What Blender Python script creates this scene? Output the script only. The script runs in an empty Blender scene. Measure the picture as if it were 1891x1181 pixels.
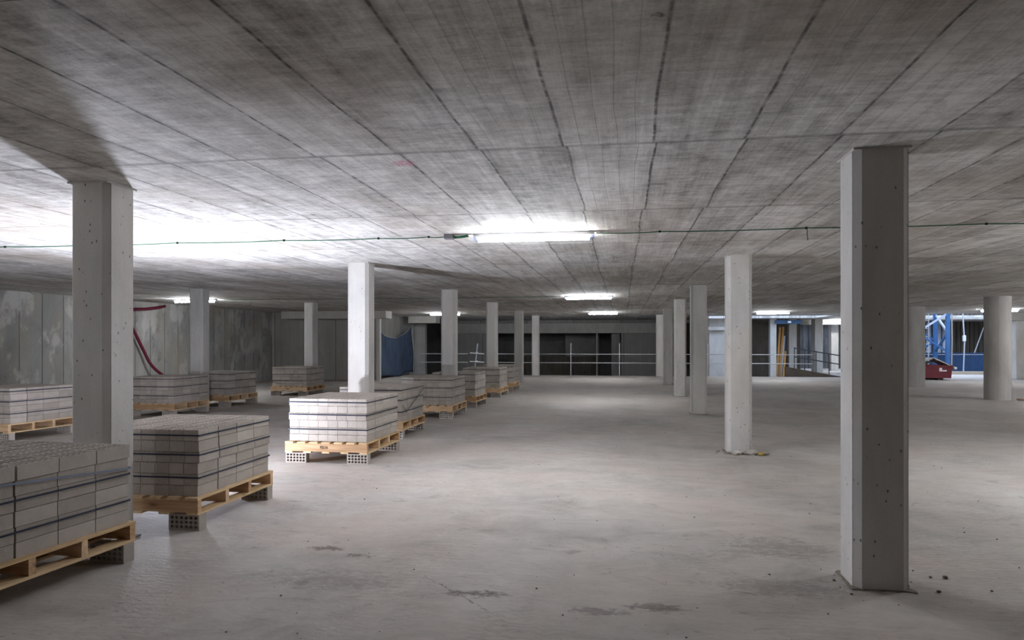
import bpy, bmesh, math, random
from mathutils import Vector, Matrix, Euler
random.seed(7)
C = bpy.context.scene.collection
PI = math.pi
R = math.radians
H = 2.5            # clear height under the slab

# ------------------------------------------------------------------ nodes
class NT:
    def __init__(s, name):
        s.m = bpy.data.materials.new(name); s.m.use_nodes = True
        s.t = s.m.node_tree; s.n = s.t.nodes; s.l = s.t.links
        s.b = s.n['Principled BSDF']; s.b.inputs['Roughness'].default_value = .85
        s.b.inputs['Specular IOR Level'].default_value = .25
        s.tc = s.n.new('ShaderNodeTexCoord')
    def set(s, sock, v):
        if isinstance(v, bpy.types.NodeSocket): s.l.new(v, sock)
        else: sock.default_value = v
    def mt(s, op, a, b=0., c=0., clamp=False):
        n = s.n.new('ShaderNodeMath'); n.operation = op; n.use_clamp = clamp
        s.set(n.inputs[0], a); s.set(n.inputs[1], b); s.set(n.inputs[2], c); return n.outputs[0]
    def mp(s, vec, scale=(1, 1, 1), loc=(0, 0, 0)):
        n = s.n.new('ShaderNodeMapping'); s.set(n.inputs['Vector'], vec)
        n.inputs['Scale'].default_value = scale; n.inputs['Location'].default_value = loc; return n.outputs[0]
    def noise(s, vec, scale=5, detail=4, rough=.55, dist=0):
        n = s.n.new('ShaderNodeTexNoise'); s.set(n.inputs['Vector'], vec)
        n.inputs['Scale'].default_value = scale; n.inputs['Detail'].default_value = detail
        n.inputs['Roughness'].default_value = rough; n.inputs['Distortion'].default_value = dist
        return n.outputs['Fac']
    def vor(s, vec, scale=5):
        n = s.n.new('ShaderNodeTexVoronoi'); s.set(n.inputs['Vector'], vec)
        n.inputs['Scale'].default_value = scale; return n.outputs['Distance']
    def white(s, vec):
        n = s.n.new('ShaderNodeTexWhiteNoise'); s.set(n.inputs['Vector'], vec); return n.outputs['Value']
    def rng(s, v, a, b, c=0., d=1.):
        n = s.n.new('ShaderNodeMapRange'); s.set(n.inputs[0], v)
        for i, q in enumerate((a, b, c, d)): n.inputs[i+1].default_value = q
        return n.outputs[0]
    def mix(s, f, a, b, mode='MIX'):
        n = s.n.new('ShaderNodeMix'); n.data_type = 'RGBA'; n.blend_type = mode
        s.set(n.inputs[0], f)
        for i, q in ((6, a), (7, b)):
            s.set(n.inputs[i], q if isinstance(q, bpy.types.NodeSocket) else (*q, 1))
        return n.outputs[2]
    def grey(s, v):
        n = s.n.new('ShaderNodeCombineColor'); [s.set(n.inputs[i], v) for i in range(3)]; return n.outputs[0]
    def sep(s, vec):
        n = s.n.new('ShaderNodeSeparateXYZ'); s.set(n.inputs[0], vec); return n.outputs
    def comb(s, x, y, z):
        n = s.n.new('ShaderNodeCombineXYZ'); s.set(n.inputs[0], x); s.set(n.inputs[1], y); s.set(n.inputs[2], z); return n.outputs[0]
    def rand(s):
        n = s.n.new('ShaderNodeObjectInfo'); return n.outputs['Random']
    def off(s, vec):   # shift the pattern per object
        r = s.rand(); n = s.n.new('ShaderNodeVectorMath'); n.operation = 'ADD'
        s.set(n.inputs[0], vec); s.set(n.inputs[1], s.comb(s.mt('MULTIPLY', r, 37.), s.mt('MULTIPLY', r, 91.), 0.)); return n.outputs[0]
    def bump(s, h, strength=.3, dist=.01):
        n = s.n.new('ShaderNodeBump'); s.set(n.inputs['Height'], h)
        n.inputs['Strength'].default_value = strength; n.inputs['Distance'].default_value = dist
        s.l.new(n.outputs[0], s.b.inputs['Normal'])
    def col(s, c): s.set(s.b.inputs['Base Color'], c if isinstance(c, bpy.types.NodeSocket) else (*c, 1))

def simple(name, c, rough=.6, metal=0, var=.08, scale=12):
    t = NT(name); o = t.off(t.tc.outputs['Object'])
    k = t.noise(o, scale, 3)
    t.col(t.mix(k, tuple(x*(1-var*2) for x in c), tuple(min(1, x*(1+var*2)) for x in c)))
    t.b.inputs['Roughness'].default_value = rough; t.b.inputs['Metallic'].default_value = metal
    return t.m

def mat_ceiling():
    t = NT('cast_slab_concrete'); o = t.tc.outputs['Object']
    wob = t.mt('MULTIPLY', t.mt('SUBTRACT', t.noise(t.mp(o, (1, .7, 1)), 1.4, 2), .5), .05)
    x, y, z = t.sep(o)
    rowc = t.mt('FLOOR', t.mt('DIVIDE', y, 2.))
    xs = t.mt('ADD', x, t.mt('MULTIPLY', t.white(t.comb(rowc, 3.3, 0.)), .05))
    u = t.mt('DIVIDE', t.mt('ADD', t.mt('SUBTRACT', xs, .17), wob), .49)
    v = t.mt('DIVIDE', y, 2.)
    fu = t.mt('FRACT', u); fv = t.mt('FRACT', v)
    iu = t.mt('FLOOR', u); iv = t.mt('FLOOR', v)
    pan = t.white(t.comb(iu, iv, 0.))
    du = t.mt('MULTIPLY', t.mt('ABSOLUTE', t.mt('SUBTRACT', fu, .5)), -.49)   # -dist from panel centre
    eu = t.mt('ADD', du, .245)            # distance to the long joint in m
    ev = t.mt('SUBTRACT', 1., t.mt('MULTIPLY', t.mt('ABSOLUTE', t.mt('SUBTRACT', fv, .5)), 2.))
    jn = t.noise(t.mp(o, (2, 5, 1)), 3, 3)
    ju = t.mt('MULTIPLY', t.rng(eu, .003, .011, 1, 0), t.rng(jn, .32, .6, .15, 1))
    smear = t.mt('MULTIPLY', t.rng(eu, 0, .05, 1, 0), t.rng(t.noise(t.mp(o, (3, 1.2, 1)), 1.7, 3), .45, .75))
    jv = t.mt('MAXIMUM', t.rng(t.mt('ABSOLUTE', t.mt('SUBTRACT', ev, .013)), .002, .006, 1, 0), t.rng(ev, .001, .004, .8, 0))
    # narrower planks inside some panels
    pl = t.mt('FRACT', t.mt('MULTIPLY', u, 5.)); ple = t.mt('ABSOLUTE', t.mt('SUBTRACT', pl, .5))
    plank = t.mt('MULTIPLY', t.rng(ple, .465, .5, 0, 1), t.mt('GREATER_THAN', pan, .45))
    plk = t.white(t.comb(t.mt('FLOOR', t.mt('MULTIPLY', u, 5.)), iv, 4.))
    st = t.noise(t.mp(o, (26, 1.1, 1)), 1.5, 6, .65)
    st2 = t.noise(t.mp(o, (7, .5, 1)), 1.3, 5, .6, .4)
    cr = t.noise(t.mp(o, (1.2, 30, 1)), 1.3, 4, .6)
    bl = t.noise(t.mp(o, (1.3, .8, 1), (3.1, 1.7, 0)), 1.1, 6, .62, .6)
    bl2 = t.noise(t.mp(o, (3.2, 2.2, 1), (4, 9, 0)), 1.3, 8, .7, .8)
    fine = t.noise(o, 60, 5, .75); mott = t.noise(t.mp(o, (5, 11, 1), (2, 7, 0)), 1.3, 9, .72, .3)
    f = t.mt('ADD', .56, t.mt('MULTIPLY', t.mt('SUBTRACT', pan, .5), .38))
    f = t.mt('ADD', f, t.mt('MULTIPLY', t.mt('SUBTRACT', plk, .5), .10))
    for q, k in ((st, .8), (st2, .9), (bl, 1.0), (bl2, 1.25), (mott, 1.5), (fine, .9), (cr, .5)):
        f = t.mt('ADD', f, t.mt('MULTIPLY', t.mt('SUBTRACT', q, .5), k))
    f = t.mt('MULTIPLY', f, 1., clamp=True)
    c = t.mix(f, (.25, .235, .215), (.80, .78, .75))
    warm = t.rng(t.noise(t.mp(o, (.8, .5, 1), (5, 2, 0)), .9, 4), .48, .7, 0, .55)
    c = t.mix(warm, c, (.30, .235, .175))
    sm = t.mt('MULTIPLY', smear, .6)
    c = t.mix(sm, c, (.12, .105, .09))
    jt = t.mt('MAXIMUM', t.mt('MULTIPLY', ju, .85), t.mt('MULTIPLY', jv, .7))
    jt = t.mt('MAXIMUM', jt, t.mt('MULTIPLY', plank, .28))
    c = t.mix(jt, c, (.055, .047, .04))
    # rust and dirt spots, dribbles of pale slurry, a pink spray mark
    spot = t.rng(t.vor(t.mp(o, (1, .8, 1)), 1.9), .035, .055, .8, 0)
    spot = t.mt('MULTIPLY', spot, t.rng(t.noise(o, 22, 3), .42, .55))
    c = t.mix(spot, c, (.06, .045, .035))
    ps = t.rng(t.noise(t.mp(o, (9, 1.2, 1), (7, 1, 0)), 2.2, 5, .7), .63, .72, 0, .5)
    c = t.mix(ps, c, (.62, .60, .59))
    gx = t.mt('DIVIDE', t.mt('ADD', x, 1.34), .07); gy = t.mt('DIVIDE', t.mt('SUBTRACT', y, 4.22), .07)
    g = t.mt('ADD', t.mt('MULTIPLY', gx, gx), t.mt('MULTIPLY', gy, gy))
    pk = t.mt('MULTIPLY', t.rng(g, .2, 1.6, 1, 0), t.rng(t.noise(o, 40, 4), .42, .56, 0, .8))
    c = t.mix(pk, c, (.62, .12, .22))
    t.col(c); t.b.inputs['Roughness'].default_value = .8
    h = t.mt('ADD', t.mt('MULTIPLY', st, .5), t.mt('MULTIPLY', fine, .25))
    h = t.mt('ADD', h, t.mt('MULTIPLY', pan, .35))
    h = t.mt('ADD', h, t.mt('MULTIPLY', jt, .9))
    h = t.mt('ADD', h, t.mt('MULTIPLY', mott, .7))
    t.bump(h, .55, .008)
    return t.m

def mat_floor():
    t = NT('dusty_concrete_floor'); o = t.tc.outputs['Object']
    a = t.noise(o, .45, 6, .6, .5); b = t.noise(t.mp(o, (1, 1.6, 1), (3, 4, 0)), 2.2, 7, .68, 1.2)
    d = t.noise(o, 55, 5, .75)
    f = t.mt('ADD', t.mt('MULTIPLY', a, .9), t.mt('MULTIPLY', b, .65))
    f = t.mt('ADD', f, t.mt('MULTIPLY', d, .18))
    f = t.rng(f, .62, 1.12)
    c = t.mix(f, (.30, .275, .25), (.62, .59, .56))
    rd = t.rng(t.noise(t.mp(o, (1, 1, 1), (11, 3, 0)), .8, 5, .6), .40, .70, 0, .6)
    c = t.mix(rd, c, (.52, .43, .375))
    # scuffs: short dark strokes in patches
    sc = t.noise(t.mp(o, (9, 24, 1)), 1.2, 3, .6, 1.6)
    pa = t.rng(t.noise(t.mp(o, (1, 1, 1), (1, 8, 0)), .9, 4), .42, .62)
    sk = t.mt('MULTIPLY', t.rng(sc, .60, .70), pa)
    c = t.mix(t.mt('MULTIPLY', sk, .6), c, (.16, .13, .105))
    # heavier dirt blotches
    db = t.noise(t.mp(o, (1.4, 2.6, 1), (2.3, 5.1, 0)), 1.5, 8, .72, 1.0)
    c = t.mix(t.rng(db, .60, .72, 0, .6), c, (.13, .115, .10))
    # faint cross ripple left by tyres
    w = t.n.new('ShaderNodeTexWave'); w.wave_type = 'BANDS'; w.bands_direction = 'Y'
    t.set(w.inputs['Vector'], o); w.inputs['Scale'].default_value = 5.5; w.inputs['Distortion'].default_value = 9
    w.inputs['Detail'].default_value = 4; w.inputs['Detail Scale'].default_value = 2.2
    wv = t.mt('MULTIPLY', w.outputs['Fac'], t.rng(t.noise(t.mp(o, (1.6, .35, 1), (6, 2, 0)), .9, 3), .4, .62))
    c = t.mix(t.mt('MULTIPLY', wv, .24), c, (.24, .20, .16))
    gr = t.rng(t.vor(o, 26), .03, .07, .75, 0)
    gr = t.mt('MULTIPLY', gr, t.rng(t.noise(t.mp(o, (1, 1, 1), (9, 9, 0)), 1.3, 3), .54, .68))
    c = t.mix(gr, c, (.10, .09, .08))
    # particular dirt marks and a thin crack
    x, y, z = t.sep(o); sn = t.noise(t.mp(o, (9, 16, 1)), 1.6, 8, .75, .8)
    for sx, sy, ra, rb, k in [(-0.81, 3.88, 0.16, 0.05, 0.75), (-2.00, 4.57, 0.10, 0.05, 0.80), (-1.72, 4.44, 0.08, 0.04, 0.70), (1.05, 5.08, 0.30, 0.22, 0.40), (0.18, 3.82, 0.13, 0.06, 0.65), (-0.14, 3.72, 0.14, 0.05, 0.50), (0.91, 4.24, 0.35, 0.12, 0.35), (-1.74, 3.97, 0.40, 0.15, 0.30)]:
        g = t.mt('ADD', t.mt('POWER', t.mt('ABSOLUTE', t.mt('DIVIDE', t.mt('SUBTRACT', x, sx), ra)), 2.), t.mt('POWER', t.mt('ABSOLUTE', t.mt('DIVIDE', t.mt('SUBTRACT', y, sy), rb)), 2.))
        g = t.mt('SUBTRACT', t.rng(g, .1, 3.2, .66, .38), t.mt('SUBTRACT', 1., sn), clamp=True)
        c = t.mix(t.mt('MULTIPLY', t.rng(g, .02, .16), k), c, (.11, .085, .07))
    ck = t.mt('ADD', t.mt('MULTIPLY', t.mt('SUBTRACT', x, -0.932), -0.710), t.mt('MULTIPLY', t.mt('SUBTRACT', y, 3.876), -0.704))
    ck = t.mt('ADD', ck, t.mt('MULTIPLY', t.mt('SUBTRACT', t.noise(o, 7, 5, .7), .5), .09))
    ck = t.mt('MULTIPLY', t.rng(t.mt('ABSOLUTE', ck), .002, .010, 1, 0), t.mt('MULTIPLY', t.rng(t.mt('ABSOLUTE', t.mt('SUBTRACT', x, -0.932)), .15, .32, 1, 0), t.rng(sn, .42, .56)))
    c = t.mix(t.mt('MULTIPLY', ck, .8), c, (.09, .07, .06))
    t.col(c); t.b.inputs['Roughness'].default_value = .82; t.b.inputs['Specular IOR Level'].default_value = .3
    h = t.mt('ADD', t.mt('MULTIPLY', b, .9), t.mt('MULTIPLY', d, .2))
    h = t.mt('ADD', h, t.mt('MULTIPLY', wv, .25)); h = t.mt('SUBTRACT', h, t.mt('MULTIPLY', sk, .35))
    t.bump(h, .5, .006)
    return t.m

def mat_conc(name, lo, hi, board=0., axis='X', pores=1., perobj=True, warm=.0, panel=0., patch=0.):
    """cast concrete; board = strength of vertical board lines, panel = width of formwork sheets"""
    t = NT(name); o = t.tc.outputs['Object']
    if perobj: o = t.off(o)
    x, y, z = t.sep(o); u = t.mt('ADD', x, y)
    big = t.noise(t.mp(o, (1, 1, .45)), 2.2, 6, .62, .5); fine = t.noise(o, 70, 5, .75)
    streak = t.noise(t.comb(t.mt('MULTIPLY', u, 14.), 0., t.mt('MULTIPLY', z, .7)), 1.2, 5, .65)
    f = t.mt('ADD', t.mt('MULTIPLY', big, 1.0), t.mt('MULTIPLY', fine, .35))
    f = t.mt('ADD', f, t.mt('MULTIPLY', streak, .25+board*.8))
    f = t.rng(f, .5+board*.3, 1.15+board*.55)
    c = t.mix(f, lo, hi)
    if board:
        fr = t.mt('FRACT', t.mt('DIVIDE', u, .11)); e = t.mt('ABSOLUTE', t.mt('SUBTRACT', fr, .5))
        bl = t.mt('MULTIPLY', t.rng(e, .42, .5, 0, 1), t.rng(t.noise(t.mp(o, (1, 1, .3)), 6, 2), .4, .6))
        bw = t.white(t.comb(t.mt('FLOOR', t.mt('DIVIDE', u, .11)), 0., 1.))
        c = t.mix(t.mt('MULTIPLY', bl, .7*board), c, tuple(k*.25 for k in lo))
        c = t.mix(t.mt('MULTIPLY', bw, .35*board), c, tuple(k*.6 for k in lo))
    if panel:
        v = t.mt('DIVIDE', u, panel); fr = t.mt('FRACT', v)
        e = t.mt('MULTIPLY', t.mt('SUBTRACT', .5, t.mt('ABSOLUTE', t.mt('SUBTRACT', fr, .5))), panel)
        pw = t.white(t.comb(t.mt('FLOOR', v), 0., 2.))
        c = t.mix(t.rng(pw, 0, 1, 0, .55), c, tuple(k*.8 for k in lo))
        c = t.mix(t.rng(e, .008, .02, .8, 0), c, tuple(k*.25 for k in lo))
    if patch:
        p = t.rng(t.noise(t.mp(o, (1, 1, .55), (3, 1, 6)), 1.3, 6, .6, .1), .52, .58, 0, patch)
        c = t.mix(p, c, tuple(min(1, k*1.12) for k in hi))
        p = t.rng(t.noise(t.mp(o, (1, 1, .8), (8, 4, 2)), 1.6, 7, .68, .1), .56, .66, 0, patch)
        c = t.mix(p, c, tuple(k*.45 for k in lo))
    if warm:
        w = t.rng(t.noise(t.mp(o, (1, 1, .5), (3, 3, 3)), 1.6, 4), .42, .7, 0, warm)
        c = t.mix(w, c, (lo[0]*1.45, lo[1]*1.2, lo[2]*.95))
    if pores:
        pr = t.rng(t.vor(t.mp(o, (1, 1, .6)), 22), .09, .14, .9, 0)
        pr = t.mt('MULTIPLY', pr, t.rng(t.noise(o, 4, 3), .45, .52))
        c = t.mix(t.mt('MULTIPLY', pr, pores), c, tuple(k*.3 for k in lo))
        h = t.mt('SUBTRACT', t.mt('MULTIPLY', fine, .3), t.mt('MULTIPLY', pr, .8))
    else: h = t.mt('MULTIPLY', fine, .3)
    h = t.mt('ADD', h, t.mt('MULTIPLY', big, .5)); h = t.mt('ADD', h, t.mt('MULTIPLY', streak, .3+board))
    t.col(c); t.bump(h, .45, .006)
    return t.m

def mat_brick(name, lo, hi):
    t = NT(name); o = t.tc.outputs['Object']; r = t.rand()
    oo = t.off(o)
    k = t.noise(oo, 160, 4, .8); b = t.noise(oo, 9, 3)
    f = t.mt('ADD', t.mt('MULTIPLY', k, .8), t.mt('ADD', t.mt('MULTIPLY', b, .35), t.mt('MULTIPLY', r, .22)))
    t.col(t.mix(t.rng(f, .45, 1.0), lo, hi)); t.bump(k, .5, .003)
    t.b.inputs['Roughness'].default_value = .92
    return t.m

def mat_wood(name, lo, hi, axis=0):
    t = NT(name); o = t.off(t.tc.outputs['Object'])
    sc = [22, 22, 22]; sc[axis] = 1.3
    g = t.noise(t.mp(o, tuple(sc)), 1.6, 5, .6, .8); kn = t.rng(t.vor(t.mp(o, tuple(3.2 if i == axis else 9 for i in range(3))), 1.), .06, .16, .8, 0)
    f = t.mt('ADD', g, t.mt('MULTIPLY', t.mt('SUBTRACT', t.rand(), .5), .4))
    c = t.mix(t.rng(f, .25, .75), lo, hi); c = t.mix(kn, c, tuple(k*.45 for k in lo))
    t.col(c); t.b.inputs['Roughness'].default_value = .7; t.bump(g, .3, .003)
    return t.m

def mat_emit(name, c, s):
    t = NT(name); t.b.inputs['Emission Color'].default_value = (*c, 1)
    t.b.inputs['Emission Strength'].default_value = s; t.col((.9, .9, .9)); return t.m

def mat_net():
    t = NT('blue_debris_net'); o = t.tc.outputs['Object']
    x, y, z = t.sep(o); u = t.mt('ADD', x, y)
    a = t.mt('SINE', t.mt('MULTIPLY', u, 160.)); k = t.noise(t.mp(o, (6, 6, 1)), 2, 4)
    f = t.mt('ADD', t.mt('MULTIPLY', a, .12), k)
    t.col(t.mix(t.rng(f, .3, .7), (.035, .055, .10), (.075, .105, .165))); t.b.inputs['Roughness'].default_value = .75
    t.b.inputs['Alpha'].default_value = .93
    return t.m

M = dict(
 ceiling=mat_ceiling(), floor=mat_floor(),
 column=mat_conc('column_concrete', (.40, .385, .365), (.66, .645, .625), pores=1., warm=.25),
 column_dusky=mat_conc('column_concrete_dull', (.30, .27, .24), (.46, .42, .385), pores=1., warm=.3),
 round=mat_conc('round_column_concrete', (.30, .28, .26), (.52, .50, .475), board=.25, pores=.3),
 leftwall=mat_conc('left_wall_concrete', (.26, .26, .25), (.56, .55, .54), perobj=False, panel=.62, board=.0, warm=.5, patch=.6),
 backwall=mat_conc('back_wall_concrete', (.30, .285, .265), (.52, .505, .475), perobj=False, board=.55, panel=2.4, pores=.8),
 beam=mat_conc('beam_concrete', (.36, .335, .305), (.58, .555, .515), board=.15, pores=.4),
 rough=mat_conc('shotcrete_wall', (.05, .05, .052), (.34, .34, .35), perobj=False, board=1., pores=0),
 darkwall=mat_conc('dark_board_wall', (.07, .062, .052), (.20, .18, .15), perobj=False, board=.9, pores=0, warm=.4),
 outer=mat_conc('plain_concrete', (.22, .21, .20), (.36, .35, .33), perobj=False, pores=0),
 brick=mat_brick('grey_concrete_brick', (.325, .283, .245), (.55, .495, .445)),
 brick_shaded=mat_brick('grey_concrete_brick_shaded', (.22, .20, .185), (.34, .31, .29)),  # darker copy of brick, shade inside the pack put into the colour
 stringer=mat_wood('pallet_stringer_wood', (.42, .24, .12), (.74, .52, .33), 0),
 board=mat_wood('pallet_board_wood', (.50, .33, .17), (.78, .58, .36), 1),
 plank=mat_wood('orange_plank_wood', (.36, .17, .05), (.62, .33, .11), 2),
 timber=mat_wood('dull_timber', (.28, .22, .16), (.45, .38, .30), 0),
 strap=simple('dark_blue_strapping', (.022, .028, .055), .4),
 pstrap=simple('pale_strapping', (.20, .23, .30), .3),
 ink=simple('stencil_ink', (.035, .025, .02), .9),
 housing=simple('grey_light_housing', (.42, .42, .44), .5),
 endcap=simple('lamp_end_cap', (.40, .45, .62), .4),
 box=simple('grey_junction_box', (.30, .29, .30), .6),
 tube=mat_emit('lit_tube', (.90, .95, 1.), 56.),
 flood=mat_emit('lit_flood_panel', (.80, .85, 1.), 540.),
 cable=simple('green_cable', (.03, .13, .065), .5), black=simple('black_plastic', (.015, .015, .016), .5),
 wire=simple('thin_wire', (.05, .045, .04), .5, .4),
 galv=simple('galvanised_rail', (.55, .56, .58), .45, .3), darkrail=simple('dark_steel_rail', (.05, .05, .055), .5, .4),
 blue=simple('blue_painted_steel', (.045, .12, .28), .45, .0, .12, 4), palesteel=simple('worn_pale_steel', (.42, .46, .55), .4, .2),
 red=simple('dark_red_skip_paint', (.14, .028, .038), .5, 0, .2, 6), label=simple('white_sticker', (.75, .75, .75), .5),
 hose=simple('red_hose_rubber', (.14, .014, .035), .45), net=mat_net(),
 rope=simple('pale_rope', (.5, .52, .55), .8), sheet=simple('pale_sheet_board', (.50, .48, .46), .7),
 stone=mat_conc('rubble_mortar', (.30, .26, .22), (.52, .48, .43), pores=0),
 footdark=simple('dark_column_foot', (.22, .185, .155), .9, 0, .25, 40),  # dark brown for the ragged pad round each column foot
 brown=simple('brown_parapet', (.075, .055, .038), .85, 0, .2, 6),
 brownstone=simple('brown_rubble', (.26, .17, .13), .9, 0, .25, 10),
 yellow=simple('yellow_stone', (.42, .30, .08), .8), dirt=simple('dark_grit', (.13, .11, .09), .9),
 wovenblue=simple('blue_mesh_fence', (.028, .055, .115), .7, 0, .3, 40),
 bluesheet=simple('blue_plastic_sheet', (.04, .09, .18), .5), white=simple('white_plastic', (.75, .77, .8), .5),
)

# ------------------------------------------------------------------ mesh helpers
def box(bm, x0, x1, y0, y1, z0, z1, mat=None):
    vs = [bm.verts.new((x, y, z)) for z in (z0, z1) for y in (y0, y1) for x in (x0, x1)]
    if mat: [setattr(v, 'co', mat @ v.co) for v in vs]
    for f in ((0, 2, 3, 1), (4, 5, 7, 6), (0, 1, 5, 4), (2, 6, 7, 3), (0, 4, 6, 2), (1, 3, 7, 5)):
        bm.faces.new([vs[i] for i in f])
def bar(bm, p, q, w, h=None, up=Vector((0, 0, 1))):
    p, q = Vector(p), Vector(q); h = h or w; d = (q-p); L = d.length; d.normalize()
    if abs(d.dot(up)) > .98: up = Vector((1, 0, 0))
    s = d.cross(up).normalized(); u = s.cross(d)
    m = Matrix((s, d, u)).transposed().to_4x4(); m.translation = p
    box(bm, -w/2, w/2, 0, L, -h/2, h/2, m)
def tube(bm, pts, r, n=8, cap=True, r2=None):
    pts = [Vector(p) for p in pts]; rings = []
    for i, p in enumerate(pts):
        d = (pts[min(i+1, len(pts)-1)]-pts[max(i-1, 0)]).normalized()
        a = Vector((0, 0, 1)) if abs(d.z) < .9 else Vector((1, 0, 0))
        s = d.cross(a).normalized(); u = s.cross(d)
        rr = r if r2 is None else r+(r2-r)*i/(len(pts)-1)
        rings.append([bm.verts.new(p+rr*(math.cos(2*PI*k/n)*s+math.sin(2*PI*k/n)*u)) for k in range(n)])
    for a, b in zip(rings, rings[1:]):
        for k in range(n): bm.faces.new((a[k], a[(k+1) % n], b[(k+1) % n], b[k]))
    if cap:
        bm.faces.new(rings[0][::-1]); bm.faces.new(rings[-1])
def prism(bm, prof, z0, z1, m=None):
    a = [bm.verts.new((x, y, z0)) for x, y in prof]; b = [bm.verts.new((x, y, z1)) for x, y in prof]
    if m: [setattr(v, 'co', m @ v.co) for v in a+b]
    n = len(prof)
    for i in range(n): bm.faces.new((a[i], a[(i+1) % n], b[(i+1) % n], b[i]))
    bm.faces.new(a[::-1]); bm.faces.new(b)
def mesh(name, bm, m, smooth=False, fix=True):
    if fix: bmesh.ops.recalc_face_normals(bm, faces=bm.faces)
    me = bpy.data.meshes.new(name); bm.to_mesh(me); bm.free(); me.materials.append(M[m])
    if smooth:
        me.polygons.foreach_set('use_smooth', [True]*len(me.polygons))
    return me
def obj(name, bm, m, parent=None, loc=None, smooth=False):
    me = bm if isinstance(bm, bpy.types.Mesh) else mesh(name, bm, m, smooth)
    o = bpy.data.objects.new(name, me); C.objects.link(o)
    if parent: o.parent = parent
    if loc: o.location = loc
    return o
def tag(o, label=None, cat=None, group=None, kind=None):
    for k, v in (('label', label), ('category', cat), ('group', group), ('kind', kind)):
        if v: o[k] = v
    return o
def thing(name, label, cat, loc=(0, 0, 0), rz=0, group=None):
    o = bpy.data.objects.new(name, None); C.objects.link(o); o.location = loc; o.rotation_euler = (0, 0, rz)
    o.empty_display_size = .1
    return tag(o, label, cat, group)
def struct(name, bm, m): return tag(obj(name, bm, m), kind='structure')
def bev(o, w=.004, seg=1):
    b = o.modifiers.new('b', 'BEVEL'); b.width = w; b.segments = seg; b.limit_method = 'ANGLE'; return o
NB = bmesh.new

# ------------------------------------------------------------------ setting
b = NB(); box(b, -13.3, 21.5, -8, 29.9, -.3, 0); box(b, 10.2, 21.5, 29.9, 33.6, -.3, 0)
struct('floor', b, 'floor')
b = NB(); box(b, -13.3, 21.5, -8, 30, H, H+.3)
box(b, -13.3, 3.6, 30, 42.2, H, H+.3); box(b, 3.6, 8.6, 30, 31.2, H, H+.3); box(b, 3.6, 8.6, 34.2, 42.2, H, H+.3)
box(b, 8.6, 10.6, 30, 38.6, H, H+.3); box(b, 8.6, 21.5, 40.6, 42.2, H, H+.3)
box(b, 13.0, 21.5, 38., 40.6, H, H+.12)
struct('ceiling', b, 'ceiling')
b = NB(); box(b, -13.3, -13.0, -8, 30, 0, H); box(b, -13.3, -13.0, 30, 42.2, -.8, H); struct('wall_left', b, 'leftwall')
b = NB(); box(b, -13.3, 21.5, -8.3, -8, 0, H); struct('wall_rear', b, 'outer')
b = NB(); box(b, 21.5, 21.8, -8, 42.2, -.8, 6.5); struct('wall_right', b, 'outer')
b = NB(); box(b, -13.0, -8.85, 24.9, 25.05, 0, H); box(b, -13, -9.5, 25.2, 30.9, 0, H)
struct('wall_back_left', b, 'backwall')
b = NB(); box(b, -8.88, -8.75, 24.74, 24.9, 0, 2.24); struct('trim_1', b, 'column')
b = NB(); box(b, -9.55, -8.84, 31, 31.3, -.8, 2.2); box(b, -9.55, -9.3, 30.9, 31, 0, 2.24); struct('wall_stub', b, 'backwall')
b = NB(); box(b, -13.3, 21.5, 30, 42.2, -1.1, -.8); struct('floor_pit', b, 'outer')
b = NB(); box(b, -13.3, 10.2, 29.75, 29.9, -.8, -.3); struct('wall_pit', b, 'outer')
# back wall with its two dark openings
b = NB(); box(b, -9.3, -6.6, 36, 36.3, -.8, 1.84); box(b, -.13, 2.9, 36, 36.3, -.8, 1.84)
box(b, -9.3, 3.3, 36.1, 36.3, 2.34, H)
struct('wall_back', b, 'backwall')
b = NB(); box(b, -13.3, 3.6, 42, 42.3, -.8, H); struct('wall_back_room', b, 'outer')
b = NB(); box(b, -6.4, -1.35, 38.6, 38.8, -.8, .62); struct('wall_parapet', b, 'darkwall')
b = NB(); box(b, -3.2, -1.35, 39.4, 39.6, -.8, H); struct('wall_inner', b, 'outer')
b = NB(); box(b, -.62, -.2, 36.5, 37.2, -.8, 1.84); struct('wall_inner_pier', b, 'outer')
b = NB(); box(b, 4.02, 5.9, 35.0, 35.25, -.8, H); struct('wall_bay', b, 'column')
b = NB(); box(b, 6.0, 8.5, 36.4, 36.6, -.8, H); struct('wall_dark_bay', b, 'darkwall')
b = NB(); box(b, 3.6, 8.5, 42, 42.3, -.8, H); struct('wall_back_bay', b, 'outer')
b = NB()
x = 8.2                        # ribbed, uneven sheet of sprayed concrete
prof = []
while x < 21.6:
    prof.append((x, 41.35+random.uniform(-.09, .09))); x += random.uniform(.05, .11)
prof += [(21.6, 42.2), (8.2, 42.2)]
prism(b, prof[:40]+[(prof[39][0], 42.2), (8.2, 42.2)], -.8, 3.2)
struct('wall_sprayed', b, 'rough')
b = NB(); x0 = prof[39][0]; x = x0
pr = []
while x < 21.5:
    pr += [(x, 41.4), (x+.16, 41.34), (x+.17, 41.5), (x+.21, 41.5)]; x += .22
prism(b, pr+[(21.5, 42.2), (x0, 42.2)], -.8, 6.5)
struct('wall_timber', b, 'darkwall')
b = NB(); box(b, 8.4, 21.5, 42.2, 42.4, -.8, 6.5); box(b, 8.3, 8.5, 36.6, 42.2, -.8, 3.1); struct('wall_outer', b, 'outer')
b = NB(); box(b, 8.5, 21.5, 36.2, 41.4, -.8, -.06); struct('floor_yard', b, 'floor')
b = NB(); box(b, 10.2, 10.5, 30, 33.6, -.8, -.3); struct('wall_slab_edge', b, 'outer')

b = NB(); box(b, 3.3, 3.45, 30.2, 36, -.8, H); struct('wall_sky_blocker', b, 'outer')  # added blocker, keeps the bay's sky light out of the left void
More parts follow.
